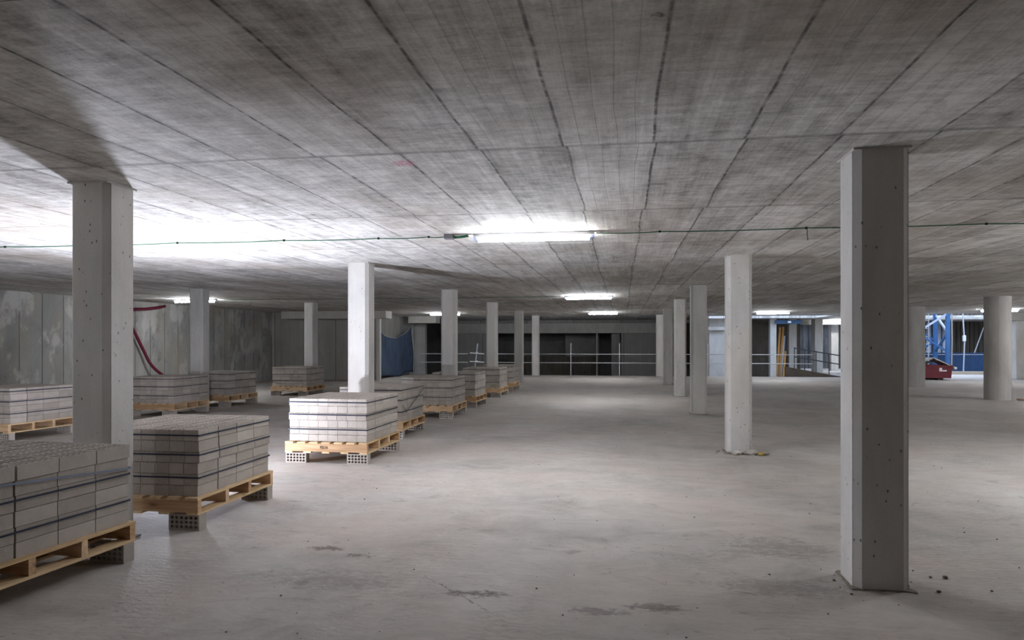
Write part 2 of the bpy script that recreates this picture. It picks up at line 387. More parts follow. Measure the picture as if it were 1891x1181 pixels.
# beams
def beam(label, x0, x1, y0, y1, z0, z1, m='beam'):
    b = NB(); box(b, 0, x1-x0, 0, y1-y0, 0, z1-z0)
    return tag(bev(obj('concrete_beam', b, m, loc=(x0, y0, z0)), .01), label, 'beam')
beam('long concrete beam under the ceiling in front of the left back wall', -12.2, -8.28, 24.0, 24.7, 2.23, H)
beam('short concrete beam at the ceiling right above the blue net', -9.1, -7.88, 29.3, 30.0, 2.2, H)
beam('wide concrete beam across the back wall above the dark opening', -9.3, 3.0, 35.85, 36.2, 1.84, 2.34)
beam('small pale beam over the bluish wall between the right columns', 3.9, 4.75, 34.7, 35.0, 1.95, 2.12, 'column')
beam('concrete beam on the far right pillar beside the ceiling light', 14.3, 16.6, 29.1, 29.6, 2.2, H)
beam('pale concrete slab edge spanning behind the blue crane mast', 10.6, 19, 37.7, 38., 2.5, 2.62, 'column')
beam('thin concrete beam above the ramp between the far pale columns', 7.8, 12.0, 36.9, 37.2, 2.25, 2.5)

# ------------------------------------------------------------------ columns
def colmesh(w=.30, ch=.04, h=H, rough=True):
    b = NB(); a = w/2; c = ch; e = .004
    # chamfer strips are set in a hair so the edge reads as a filleted corner
    prof = [(-a+c, -a), (a-c, -a), (a-e, -a+c-.002), (a, -a+c), (a, a-c), (a-c, a), (-a+c, a), (-a, a-c), (-a, -a+c), (-a+e, -a+c-.002)]
    n = len(prof); zs = [0, .04, .8, 1.6, 2.3, h-.03, h]; rings = []
    for z in zs:
        k = 1.0
        rings.append([b.verts.new((x*k, y*k, z)) for x, y in prof])
    for p, q in zip(rings, rings[1:]):
        for i in range(n): b.faces.new((p[i], p[(i+1) % n], q[(i+1) % n], q[i]))
    b.faces.new(rings[0][::-1]); b.faces.new(rings[-1])
    return mesh('column_shaft', b, 'column')
colm = colmesh()
cold = colm.copy(); cold.materials[0] = M['column_dusky']
def collar(b, w, z0, z1, seed, j=.045):   # ragged mortar lip
    rnd = random.Random(seed); pts = []
    a = w/2
    for i in range(44):
        t = i/44*4; s = int(t); f = t-s
        x, y = [(-a+2*a*f, -a), (a, -a+2*a*f), (a-2*a*f, a), (-a, a-2*a*f)][s]
        k = 1+rnd.uniform(.0, j); pts.append((x*k, y*k))
    prism(b, pts, z0, z1)
def column(x0, y0, label, dull=False, lip=True, seed=1):
    t = thing('concrete_column', label, 'column', (x0+.15, y0+.15, 0))
    obj('shaft', cold if dull else colm, None, t)
    if lip:
        b = NB(); collar(b, .30, H-.012, H, seed); obj('mortar_lip', b, 'beam', t)
        b = NB(); collar(b, .31, 0, .006, seed+50, .16); obj('base_mortar', b, 'footdark', t)
    return t
YR = [4.28, 9.26, 14.16, 18.75, 23.8, 29.2]
LR = ['nearest square concrete column on the right with a dark front face',
      'second square column on the right with rubble around its base',
      'third square column on the right, greyish with a cracked foot',
      'fourth square column of the right row, slim and pale',
      'fifth square column of the right row, grey and half overlapped',
      'sixth and farthest square column of the right row, at the floor edge']
for i, y in enumerate(YR): column(1.29, y, LR[i], dull=False, seed=i)
YL = [4.36, 9.35, 14.45, 19.35, 24.5, 29.3]
LL = ['large square column at the left among the nearest brick pallets',
      'brightest white square column left of centre behind the lit brick pack',
      'pale square column standing behind the pack with the broken strap',
      'pale square column rising behind the distant brick packs near the rail',
      'brownish square column left of centre with no bricks around it',
      'thin pale column in front of the dark opening and guard rail']
for i, y in enumerate(YL): column(-3.78, y, LL[i], seed=10+i)
column(-8.85, 13.42, 'pale column of the far left row overlapping a lit ceiling light', seed=31)
column(-8.85, 18.75, 'grey column in front of the left back wall behind a brick pack', seed=32)
def roundcol(x, y, label):
    b = NB(); tube(b, [(0, 0, z) for z in (0, 1.2, 2.47, H)], .285, 40)
    t = thing('round_column', label, 'column', (x, y, 0)); o = obj('shaft', b, 'round', t, smooth=True)
    o.modifiers.new('e', 'EDGE_SPLIT')
    b = NB(); box(b, -.004, .004, -.289, -.284, 0, H); s = obj('formwork_seam', b, 'beam', t); s.rotation_euler = (0, 0, R(52))
roundcol(9.02, 24.0, 'round concrete column just right of the nearest square column')
roundcol(8.97, 18.9, 'wide round concrete column near the right edge of the picture')
def sqcol(x, y, w, d, z0, z1, label, m='column'):
    b = NB(); box(b, 0, w, 0, d, 0, z1-z0)
    tag(bev(obj('concrete_column', b, m, loc=(x, y, z0)), .015), label, 'column')
sqcol(14.5, 29.2, .42, .5, 0, 2.2, 'pale rectangular pillar at the right edge beside the ceiling light')
sqcol(6.8, 34.9, .28, .4, -.8, H, 'narrow bluish daylit column left of the leaning orange planks')
sqcol(7.88, 36., .36, .4, -.8, H, 'light brown column right of the leaning orange planks', 'beam')
sqcol(9.07, 36., .36, .7, -.8, H, 'pale far column with a dark left side above the ramp', 'beam')
sqcol(10.35, 38., .36, .5, -.8, H, 'far column partly hidden by the nearest right column', 'beam')
sqcol(-1.38, 36.1, .07, .12, -.8, 1.84, 'thin upright post inside the dark back opening', 'beam')

# ------------------------------------------------------------------ brick packs
BL, BW, BH = .262, .1155, .0800
def perforated(L, W, Hh, nl, nw, r, notch=True, perm=False, holes=True):
    """brick with a grid of through holes; L along y, W along x, holes along z"""
    b = NB(); mx, my = .009, .009
    cw, cl = (W-2*mx)/nw, (L-2*my)/nl; S = 8
    cache = {}
    def V(x, y, z):
        k = (round(x, 5), round(y, 5), round(z, 5))
        if k not in cache: cache[k] = b.verts.new(k)
        return cache[k]
    X = [-W/2, *[-W/2+mx+i*cw for i in range(nw+1)], W/2]; Y = [-L/2, *[-L/2+my+i*cl for i in range(nl+1)], L/2]
    def F(vs):
        u = []
        for v in vs:
            if not u or v is not u[-1]: u.append(v)
        if len(u) > 2 and u[0] is not u[-1]: b.faces.new(u)
    for z, top in ((Hh, True), (0, False)):
        for i in range(nw):
            for j in range(nl):
                x0, x1, y0, y1 = X[i+1], X[i+2], Y[j+1], Y[j+2]; cx, cy = (x0+x1)/2, (y0+y1)/2
                out = [(x1, cy), (x1, y1), (cx, y1), (x0, y1), (x0, cy), (x0, y0), (cx, y0), (x1, y0)]
                if not holes: F([V(*p, z) for p in out]); continue
                inn = [(cx+r*math.cos(k*PI/4), cy+r*1.12*math.sin(k*PI/4)) for k in range(8)]
                for k in range(8):
                    q = (k+1) % 8; F([V(*out[k], z), V(*out[q], z), V(*inn[q], z), V(*inn[k], z)])
                    if top: F([V(*inn[k], Hh), V(*inn[q], Hh), V(*inn[q], 0), V(*inn[k], 0)])
    nd, nz = .0075, .011
    def edge_pts(p, q, inner, z, top, n):
        # boundary from p to q on the rim; returns (rim for cap face, rim for side face, notch tris)
        cap, side = [(*p, z)], [(*p, z)]
        if top and notch and n:
            d = ((q[0]-p[0]), (q[1]-p[1])); Ln = math.hypot(*d); ux, uy = d[0]/Ln, d[1]/Ln
            nx, ny = inner
            for k in range(n):
                c = (k+.5)/n*Ln
                l = (p[0]+ux*(c-.005), p[1]+uy*(c-.005), z); rr = (p[0]+ux*(c+.005), p[1]+uy*(c+.005), z)
                ap = (p[0]+ux*c+nx*nd, p[1]+uy*c+ny*nd, z); bt = (p[0]+ux*c, p[1]+uy*c, z-nz)
                cap += [l, ap, rr]; side += [l, bt, rr]
                F([V(*l), V(*bt), V(*ap)]); F([V(*bt), V(*rr), V(*ap)])
        cap.append((*q, z)); side.append((*q, z)); return cap, side
    c4 = [(-W/2, -L/2), (W/2, -L/2), (W/2, L/2), (-W/2, L/2)]
    inn = [(0, 1), (-1, 0), (0, -1), (1, 0)]; cnt = [3, 0, 3, 0]
    for s in range(4):
        p, q = c4[s], c4[(s+1) % 4]
        sides = []
        for z, top in ((Hh, True), (0, False)):
            cap, side = edge_pts(p, q, inn[s], z, top, cnt[s]); sides.append(side)
            # strip between rim and the cell grid
            if s == 0: grid = [(x, Y[1], z) for x in reversed(mid(X[1:-1]))]
            if s == 2: grid = [(x, Y[-2], z) for x in mid(X[1:-1])]
            if s == 1: grid = [(X[-2], y, z) for y in reversed(mid(Y[1:-1]))]
            if s == 3: grid = [(X[1], y, z) for y in mid(Y[1:-1])]
            F([V(*v) for v in cap+grid])
        F([V(*v) for v in sides[0]][::-1]+[V(*v) for v in sides[1]])
    if perm:
        for v in b.verts: v.co = Vector((v.co.y, v.co.z-Hh/2, v.co.x+W/2))
    return mesh('brick', b, 'brick')
def mid(a):
    o = [a[0]]
    for p, q in zip(a, a[1:]): o += [(p+q)/2, q]
    return o
BR = perforated(BL, BW, BH, 6, 3, .0150)
BRN = perforated(BL, BW, BH, 6, 3, .0150, holes=False)      # lower courses: holes covered by the course above
SUP = perforated(.25, .118, .09, 6, 3, .0125, notch=False, perm=True)

PW, PD, PZ0, PZ1 = 1.0, 1.15, .118, .246
def bx(x0, x1, y0, y1, z0, z1):
    b = NB(); box(b, x0, x1, y0, y1, z0, z1); return b
STR = mesh('stringer', bx(-PW/2, PW/2, -.0225, .0225, 0, .092), 'stringer')
DECK = mesh('deck_board', bx(-.05, .05, -PD/2-.003, PD/2+.003, 0, .018), 'board')
BOT = mesh('bottom_board', bx(-.045, .045, -PD/2-.003, PD/2+.003, 0, .018), 'board')
def letters(txt, size):
    cu = bpy.data.curves.new('t', 'FONT'); cu.body = txt; cu.size = size; cu.extrude = .0006; cu.align_x = 'CENTER'; cu.space_character = 1.0
    o = bpy.data.objects.new('t', cu); C.objects.link(o)
    dg = bpy.context.evaluated_depsgraph_get(); me = bpy.data.meshes.new_from_object(o.evaluated_get(dg))
    bpy.data.objects.remove(o); me.name = 'stencil_lettering'; me.materials.clear(); me.materials.append(M['ink'])
    me.transform(Matrix.Rotation(PI/2, 4, 'X') @ Matrix.Diagonal((.72, 1.25, 1, 1))); return me
LET = letters('PSELVA', .042)

def pallet(loc, rz, label, text):
    t = thing('wooden_pallet', label, 'pallet', (*loc, PZ0), rz, 'pallets under the brick packs')
    for y in (-PD/2+.0225, -PD/2+.40, PD/2-.40, PD/2-.0225): obj('stringer', STR, None, t, (0, y, .018))
    for k in range(7): obj('deck_board', DECK, None, t, (-PW/2+.05+k*(PW-.1)/6, 0, .110))
    for k in range(5): obj('bottom_board', BOT, None, t, (-PW/2+.045+k*(PW-.09)/4, 0, 0))
    if text: obj('stencil_lettering', LET, None, t, (text, -PD/2-.0012, .05))['label'] = 'dark stencilled letters on the front beam'
    return t
NX, NY, NZ = 8, 4, 6
SX, SY = .1185, .2675
def ring(z, hx, hy, w=.011, th=.0025, dz=(0, 0, 0, 0), cy=0, ):
    b = NB(); r = .012; pts = []
    for (sx, sy, a0, q) in ((1, -1, -90, 0), (1, 1, 0, 1), (-1, 1, 90, 2), (-1, -1, 180, 3)):
        for k in range(4):
            a = R(a0+k*30); pts.append((sx*(hx-r)+r*math.cos(a), cy+sy*(hy-r)+r*math.sin(a), z+dz[q]))
    n = len(pts); vs = []
    for (x, y, zz) in pts:
        vs.append([b.verts.new((x, y, zz-w/2)), b.verts.new((x, y, zz+w/2)),
                   b.verts.new((x*(1+th/hx), cy+(y-cy)*(1+th/hy), zz+w/2)), b.verts.new((x*(1+th/hx), cy+(y-cy)*(1+th/hy), zz-w/2))])
    for i in range(n):
        p, q = vs[i], vs[(i+1) % n]
        for k in range(4): b.faces.new((p[k], p[(k+1) % 4], q[(k+1) % 4], q[k]))
    return b
RG = [mesh('strap', ring(z, .481, .545, cy=.012), 'strap') for z in (.14, .31, .455)]
def pack(loc, rz, label, seed, extra=None):
    rnd = random.Random(seed)
    t = thing('brick_pack', label, 'brick pack', (*loc, PZ1), rz, 'strapped packs of bricks on pallets')
    inner = NB(); rowoff = [(rnd.uniform(-.006, .006), rnd.uniform(-.007, .007)) for _ in range(NZ)]
    for k in range(NZ):
        ox, oy = rowoff[k]
        for i in range(NX):
            for j in range(NY):
                x = (i-(NX-1)/2)*SX+ox+rnd.uniform(-.001, .001); y = (j-(NY-1)/2)*SY+oy+.015+(-.005 if j == 0 else .003)
                if i == NX-1 or j == 0 or k == NZ-1:
                    o = obj('brick', BR if k == NZ-1 else BRN, None, t, (x, y, k*.083))
                    o.rotation_euler = (0, 0, rnd.uniform(-.004, .004))
                else: box(inner, x-.056, x+.056, y-.128, y+.128, k*.083, k*.083+.081)
    o = obj('brick', inner, 'brick_shaded', t); o['kind'] = 'stuff'; o['label'] = 'remaining bricks inside and behind the pack'
    for r_ in (RG[:2] if extra == 'slack' else RG): obj('strap', r_, None, t)
    if extra == 'diagonal':
        b = NB(); bar(b, (.491, -.36, .13), (.491, .545, .42), .002, .012); bar(b, (.491, -.36, .13), (.497, -.53, .235), .002, .012)
        obj('loose_strap', b, 'strap', t)['label'] = 'broken strap hanging diagonally'
    if extra == 'slack':
        b = ring(.345, .484, .548, w=.012, dz=(.075, 0, 0, .075), cy=.012)
        obj('loose_strap', b, 'pstrap', t)['label'] = 'pale slack strap'
    return t
packs = [  # front right corner of pallet, rotation, description, stencil x, supports, extra
 (-3.20, 3.007, -4.3, 'nearest brick pack cut by the left frame edge', 'dark grey, holes showing on top', 0, 'FR BR', 'slack'),
 (-3.11, 4.83, .3, 'shaded brick pack right of the large left column', 'dull grey, brown-grey front', -.47, 'FL FR BR', None),
 (-2.89, 7.74, -.8, 'brightly lit brick pack left of centre', 'pale front face with black straps', -.02, 'FL FR BR', None),
 (-3.15, 9.86, -.5, 'brick pack with a broken diagonal strap', 'behind the brightly lit one', 0, 'FR BR', 'diagonal'),
 (-3.08, 12.60, -.6, 'wide brick pack in front of the pale column', 'fifth along the aisle', -.28, 'FL FR BR', None),
 (-3.10, 14.78, -.6, 'brick pack mostly hidden with a narrow front', 'right of the pale column', 0, 'FR BR', None),
 (-3.06, 17.58, -.8, 'brick pack near the leaning rail post', 'seventh along the aisle', 0, 'FL FR BR', None),
 (-3.10, 19.85, -1.2, 'farthest brick pack on the aisle', 'small and half hidden', 0, 'FR BR', None),
 (-8.50, 8.72, -4.5, 'white-lit brick pack at the left frame edge', 'in front of the left wall', 0, 'FR BR', None),
 (-8.30, 12.12, -.5, 'pale brick pack behind the large left column', 'below the red hose', 0, 'FL FR BR', None),
 (-8.40, 14.15, -2.5, 'brownish brick pack with uneven upper straps', 'right of the pale one', 0, 'FL FR BR', None),
 (-8.10, 17.33, 0, 'lone dark brick pack by the left back wall', 'standing apart in shade', -.02, 'FL FR BR', None),
]
cn = {'FL': 'front left', 'FR': 'front right', 'BR': 'rear'}
for n, (px, py, rot, D, look, tx, sup, ex) in enumerate(packs):
    a = R(rot); Rm = Matrix.Rotation(a, 2); c = Vector((px, py))+Rm @ Vector((-PW/2, PD/2))
    pallet(c, a, 'light wooden pallet under the '+D, tx)
    p = pack(c, a, D+', '+look, n+3, ex)
    for s in sup.split():
        lx = (-PW/2+.125 if s[1] == 'L' else PW/2-.122); ly = (-PD/2+.06 if s[0] == 'F' else PD/2-.06)
        q = c+Rm @ Vector((lx, ly))
        o = obj('support_brick', SUP, None, None, (q.x, q.y, 0)); o.rotation_euler = (0, 0, a+random.uniform(-.03, .03))
        tag(o, 'perforated '+cn[s]+' support brick under the '+D, 'brick', 'bricks holding up the pallets')

# ------------------------------------------------------------------ lights, cables
def fluoro(xa, xb, y, label, m='tube', z=2.435, r=.021):
    L = xb-xa; t = thing('fluorescent_light', label, 'ceiling light', ((xa+xb)/2, y, H))
    b = NB(); box(b, -L/2, L/2, -.03, .03, -.035, 0); obj('housing', b, 'housing', t)
    b = NB(); tube(b, [(-L/2+.05, 0, z-H), (L/2-.05, 0, z-H)], r, 16); obj('tube', b, m, t, smooth=False)['label'] = 'glowing white tube'
    for s in (-1, 1):
        b = NB(); tube(b, [(s*(L/2-.05), 0, z-H), (s*(L/2-.005), 0, z-H)], r*.95, 12, r2=r*.6)
        box(b, min(s*(L/2-.03), s*L/2), max(s*(L/2-.03), s*L/2), -.014, .014, z-H, -.03)
        obj('end_cap', b, 'endcap', t)
    return t
fluoro(-1.51, -.29, 7.1, 'large lit tube light nearest the camera at upper centre')
fluoro(-1.40, -.25, 17.0, 'middle lit tube light of the three in line at centre')
fluoro(-1.32, -.20, 26.5, 'farthest lit tube light of the three in line at centre')
fluoro(4.74, 5.95, 27.0, 'lit tube light above the leaning orange planks')
fluoro(9.85, 11.0, 36.4, 'small far tube light left of the nearest right column')
fluoro(11.84, 13.04, 26.1, 'lit tube light partly behind the wide round column')
fluoro(-7.32, -6.1, 26.3, 'lit tube light beside the pale column above the net')
fluoro(-11.5, -10.3, 16.8, 'lit tube light crossing behind the far left row column')
fluoro(5.0, 6.2, 7.1, 'tube light on the right bay outside the frame', z=2.41, r=.045)
fluoro(-9.6, -8.4, 0, 'tube light over the left bay outside the frame', z=2.41, r=.045)
fluoro(11.0, 12.2, 12.5, 'tube light over the right bay outside the frame', z=2.41, r=.045)
fluoro(11.2, 12.4, 17.0, 'farthest right tube light outside the frame', z=2.41, r=.045)
# hand-size flood lamp hung behind the left column
t = thing('work_light', 'bright work lamp on the floor hidden behind the shaded brick pack', 'work light', (-4.85, 6.92, 0))
b = NB(); tube(b, [(0, 0, .07), (0, 0, .14)], .1, 24)
obj('lamp_drum', b, 'black', t)
b = NB(); bmesh.ops.create_uvsphere(b, u_segments=24, v_segments=12, radius=.1, matrix=Matrix.Translation((0, 0, .141)))
bmesh.ops.delete(b, geom=[v for v in b.verts if v.co.z < .1405], context='VERTS')
for v in b.verts: v.co.z = .141+(v.co.z-.141)*.58
obj('lamp_dome', b, 'flood', t)['label'] = 'glowing white dome'
b = NB(); tube(b, [(0, 0, .03), (0, 0, .07)], .085, 16); obj('lamp_base', b, 'black', t)
for k in range(3):
    b = NB(); a = k*2.094; bar(b, (0, 0, .045), (.2*math.cos(a), .2*math.sin(a), .008), .016); obj('leg', b, 'black', t)

def sagline(p, q, n=14, sag=.008):
    p, q = Vector(p), Vector(q); return [p.lerp(q, i/n)+Vector((0, 0, -sag*4*(i/n)*(1-i/n))) for i in range(n+1)]
def clip(par, x, y):
    b = NB(); tube(b, [(x-.009, y, H-.012), (x+.009, y, H-.013)], .0115, 8); obj('cable_clip', b, 'black', par)
def cable(label, runs, r=.0055):
    t = thing('green_cable', label, 'cable'); b = NB()
    for pts, clips in runs:
        for p, q in zip(pts, pts[1:]): tube(b, sagline(p, q), r, 6)
        for c_ in clips: clip(t, *c_)
    obj('cable_run', b, 'cable', t)
y1 = 7.16
def chain(xs, y, jit=.02, drop=.012):
    return [(x, y+random.uniform(-jit, jit), H-drop) for x in xs]
left = chain([-12.8, -10.2, -8.4, -7.0, -5.9, -4.85, -3.6, -2.55, -2.0, -1.83], y1)
cable('green cable clipped along the ceiling left of the nearest tube light', [(left, [(p[0], p[1]) for p in left[1:-1]])])
right = chain([-.27, .35, 1.72, 3.3, 4.4, 5.0], y1, .015)
cable('green cable clipped along the ceiling right of the nearest tube light', [(right, [(p[0], p[1]) for p in right[1:-1]])])
l3 = chain([-10.2, -8.7, -6.2, -3.6, -1.5], 17.0, .04)
cable('green cable right of the left light by the red hose', [(l3, [(p[0], p[1]) for p in l3[1:4]])])
b = NB(); box(b, -.045, .045, -.045, .045, -.05, 0)
o = tag(bev(obj('junction_box', b, 'box', loc=(-1.77, 7.1, H)), .004), 'small grey junction box left of the nearest tube light', 'junction box')
for k in range(4):
    b = NB(); tube(b, [(-1.72, 7.07+.02*k, H-.02-.005*k), (-1.66, 7.06+.03*k, H-.028), (-1.57, 7.09+.008*k, H-.012-.004*k)], .006, 6)
    if k == 0: base = thing('cable_bundle', 'twist of green cables between junction box and nearest tube light', 'cable')
    obj('cable_strand', b, 'cable', base)
# stray tie wires hanging out of the slab
for (x, y, dx, dy, dz, L) in ((1.73, 7.15, .01, .01, -.13, 'thin wire hanging from the cable clip right of the nearest light'),
    (-12.2, 13.0, .14, .0, .12, 'bent tie wire under the ceiling at far left'), (-12.0, 14.8, -.10, 0, .10, 'bent tie wire above the left wall near the large column'),
    (-10.0, 18.0, -.09, .02, -.10, 'short wire at the ceiling right of the left light'), (-8.2, 18.2, -.1, .05, -.11, 'short wire hanging by the grey column'),
    (5.5, 26.9, .01, 0, -.16, 'thin white wire hanging below the light over the planks')):
    b = NB(); s = abs(dz); tube(b, [(0, 0, 0), (dx*.3, dy, -s*.6), (dx, dy, -s)], .004, 5)
    tag(obj('hanging_wire', b, 'wire', loc=(x, y, H)), L, 'wire')

# ------------------------------------------------------------------ left wall hose, net, rails
b = NB(); pts = []
P = [(-12.94, 18.5, 2.42), (-12.86, 18.1, 2.36), (-12.84, 17.6, 2.30), (-12.86, 17.0, 2.24), (-12.88, 16.9, 2.0), (-12.88, 17.2, 1.6), (-12.86, 17.5, 1.15), (-12.8, 17.75, .75), (-12.7, 18.2, .42), (-12.5, 18.9, .12), (-12.2, 19.4, .045), (-11.9, 19.7, .04)]
Pv = [Vector(p) for p in P]
for i in range(len(Pv)-1):
    p0, p1, p2, p3 = Pv[max(i-1, 0)], Pv[i], Pv[i+1], Pv[min(i+2, len(Pv)-1)]
    for k in range(5):
        s = k/5; pts.append(.5*((2*p1)+(p2-p0)*s+(2*p0-5*p1+4*p2-p3)*s*s+(3*p1-p0-3*p2+p3)*s**3))
tube(b, pts+[Pv[-1]], .042, 10)
tag(obj('hose', b, 'hose', smooth=True), 'dark red hose hanging down the left wall', 'hose')

t = thing('safety_net', 'dark blue debris net hung across the recess left of centre', 'net', (-9.2, 25.6, 0))
me = NB(); nu, nv = 24, 16; g = []
for i in range(nu+1):
    s = i/nu; topz = 1.78-.32*math.sin(PI*min(1, s*1.02))*(.9 if s < .7 else 1)+.32*s**3+ (.06*s); botz = .05+.05*math.sin(s*9)
    row = []
    for j in range(nv+1):
        v = j/nv; row.append(me.verts.new((.06*math.sin(s*14+v*2)+.03*math.sin(v*7+s*5)+ .12, s*4.25-.10*math.sin(PI*v)*s, botz+(topz-botz)*v)))
    g.append(row)
for i in range(nu):
    for j in range(nv): me.faces.new((g[i][j], g[i+1][j], g[i+1][j+1], g[i][j+1]))
rim = [Vector(r_[-1].co) for r_ in g]; edge = [Vector(v.co) for v in g[-1]]
o = obj('net_sheet', me, 'net', t, smooth=True); sd = o.modifiers.new('s', 'SOLIDIFY'); sd.thickness = .006
b = NB(); tube(b, rim, .008, 6); obj('edge_rope', b, 'rope', t)
b = NB()
for i, p in enumerate(edge[:-1]): bar(b, p, p+Vector((.02, .05*(i % 3), .12)), .025, .008)
obj('frayed_edge', b, 'rope', t)

def rail(x0, x1, y, label, posts, zs=(.89, .53), m='galv', r=.017, z0=0, ph=1.35, tilt=0):
    t = thing('guard_rail', label, 'railing', (x0, y, z0))
    for z in zs:
        b = NB(); tube(b, [(0, 0, z), (x1-x0, 0, z)], r, 8); obj('rail_tube', b, m, t)
    for p in posts:
        b = NB(); tube(b, [(p-x0, .04, 0), (p-x0+tilt, .04, ph)], r*1.25, 8); obj('post', b, m, t)
    return t
YE = 29.72
def xat(px, Y):
    r_ = (px-945.5)/1313; th = math.atan(r_)-R(8.94); return Y*math.tan(th)
rail(-8.7, xat(868, YE)-.1, YE, 'faint guard rail across the black gap left of the leaning post', [])
t = thing('rail_post', 'leaning pale rail post with two stub tubes left of centre', 'railing', (xat(879, YE), YE, 0))
b = NB(); tube(b, [(-.08, 0, 0), (.07, 0, 1.33)], .03, 8); obj('post', b, 'palesteel', t)
for z in (.93, .57):
    b = NB(); tube(b, [(-.25, -.05, z), (.36, -.05, z-.04)], .028, 8); obj('stub_tube', b, 'galv', t)
    b = NB(); box(b, -.045+z*.05, .045+z*.05, -.06, .03, z-.05, z+.05); bev(obj('coupler', b, 'galv', t), .008)
rail(xat(900, YE)+.1, xat(1212, YE), YE, 'pale two-bar guard rail in front of the dark back opening', [xat(1054, YE), xat(1144, YE)])
rail(xat(1222, YE), xat(1500, YE), YE, 'pale two-bar guard rail behind the right row of columns', [xat(1307, YE)])
# ramp with dark rail
b = NB()
prof = [(7.38, .26), (9.9, -.2), (9.9, -.8), (7.38, -.8)]
v = [b.verts.new((x, y, z)) for y in (34.4, 34.6) for x, z in prof]
for f in ((0, 1, 2, 3), (7, 6, 5, 4), (0, 4, 5, 1), (1, 5, 6, 2), (2, 6, 7, 3), (3, 7, 4, 0)): b.faces.new([v[i] for i in f])
tag(obj('ramp_parapet', b, 'brown'), 'brown sloping parapet of the ramp right of the orange planks', 'parapet')
t = thing('ramp_railing', 'dark steel railing on the ramp behind the far columns', 'railing', (0, 34.5, 0))
for px in (1467, 1486, 1507, 1531):
    x = xat(px, 34.5); zb = .26-(x-7.38)*.1825; b = NB(); bar(b, (x, 0, zb), (x, 0, zb+1.0-.02), .035, .035); obj('post', b, 'darkrail', t)
for k in (.55, .95):
    b = NB(); xa, xb = xat(1467, 34.5), 10.0; bar(b, (xa, -.03, .24+k-.08), (xb, -.03, .26-(xb-7.38)*.1825+k), .03, .05); obj('rail_bar', b, 'darkrail', t)
# leaning planks
for i, (px0, px1, zt, w, m, lab) in enumerate((
    (1435, 1441, 2.1, .09, 'plank', 'orange plank leaning beside the bluish column, leftmost of the three'),
    (1440, 1447, 2.12, .09, 'plank', 'orange plank leaning in the dark recess, middle of the three'),
    (1447, 1451, .95, .09, 'plank', 'shorter orange plank leaning beside the light brown column'),
    (1439, 1440, 1.3, .08, 'timber', 'dull timber leaning between the orange planks'),
    (1442, 1449, 1.7, .10, 'palesteel', 'blue-grey metal sheet strip leaning behind the orange planks'))):
    y = 35.4+i*.09; b = NB(); x0, x1 = xat(px0-2, y), xat(px1, y+.5)
    bar(b, (0, 0, 0), (x1-x0, .55, zt+.8), w, .03, Vector((0, -1, 0)))
    tag(obj('leaning_plank', b, m, loc=(x0, y, -.8)), lab, 'plank', 'planks leaning in the far recess')
b = NB(); x = xat(1440, 36.2); box(b, -.55, .62, 0, .06, 0, .18)
t = tag(obj('plastic_sheet', b, 'bluesheet', loc=(x, 34.6, 2.24)), 'dark blue sheet bundled under the ceiling above the orange planks', 'sheet')
b = NB(); tube(b, [(0, 0, 0), (.14, 0, 0)], .05, 10)
tag(obj('lamp', b, 'white', loc=(x, 34.5, 2.32)), 'small white lamp in front of the dark blue sheet', 'lamp')

# ------------------------------------------------------------------ right hand yard
MX0, MX1, MY0, MY1 = 13.1, 14.4, 34.65, 35.95
t = thing('crane_mast', 'blue lattice tower crane mast rising behind the red skip', 'crane', ((MX0+MX1)/2, (MY0+MY1)/2, -.8))
hw = .65
for sx in (-1, 1):
    for sy in (-1, 1):
        b = NB(); box(b, sx*hw-.08, sx*hw+.08, sy*hw-.08, sy*hw+.08, 0, 6.2); bev(obj('leg', b, 'blue', t), .01)
def lace(pa, pb, z0, m, up):
    b = NB(); bar(b, (*pa, z0), (*pb, z0+(.87 if up else -.87)), .075, .075); obj('lacing_bar', b, m, t)
for k in range(3):
    z = 1.75+k*1.74                      # front: left node at z, right nodes above and below
    lace((-hw, -hw), (hw, -hw), z+.87-.0, 'palesteel' if k == 0 else 'blue', True); lace((-hw, -hw), (hw, -hw), z+.87, 'blue', False)
    lace((hw, hw), (-hw, hw), z+.5, 'blue', True); lace((hw, hw), (-hw, hw), z+.5, 'blue', False)
    lace((hw, -hw), (hw, hw), z+.87, 'palesteel', True); lace((hw, -hw), (hw, hw), z+.87, 'blue', False)
    lace((-hw, -hw), (-hw, hw), z+.5, 'blue', False); lace((-hw, -hw), (-hw, hw), z+.5, 'palesteel', True)
b = NB()
for s in (-.13, .13): tube(b, [(s+.1, .3, 0), (s+.1, .3, 5.5)], .014, 6)
for k in range(15): tube(b, [(-.03, .3, .3+k*.36), (.23, .3, .3+k*.36)], .01, 6)
obj('ladder', b, 'galv', t)

def frustum_box(b, x0, x1, y0, y1, z0, z1, e):
    v = [b.verts.new(p) for p in ((x0+e, y0+e*.4, z0), (x1-e, y0+e*.4, z0), (x1-e, y1-e*.4, z0), (x0+e, y1-e*.4, z0), (x0, y0, z1), (x1, y0, z1), (x1, y1, z1), (x0, y1, z1))]
    w = [b.verts.new(p) for p in ((x0+.05, y0+.05, z1), (x1-.05, y0+.05, z1), (x1-.05, y1-.05, z1), (x0+.05, y1-.05, z1), (x0+e+.05, y0+.1, z0+.06), (x1-e-.05, y0+.1, z0+.06), (x1-e-.05, y1-.1, z0+.06), (x0+e+.05, y1-.1, z0+.06))]
    b.faces.new(v[:4][::-1])
    for i in range(4):
        j = (i+1) % 4; b.faces.new((v[i], v[j], v[4+j], v[4+i])); b.faces.new((v[4+i], v[4+j], w[j], w[i])); b.faces.new((w[i], w[j], w[4+j], w[4+i]))
    b.faces.new(w[4:])
t = thing('skip_container', 'dark red rubble skip full of boards between the right columns', 'skip', (9.9, 28.2, 0))
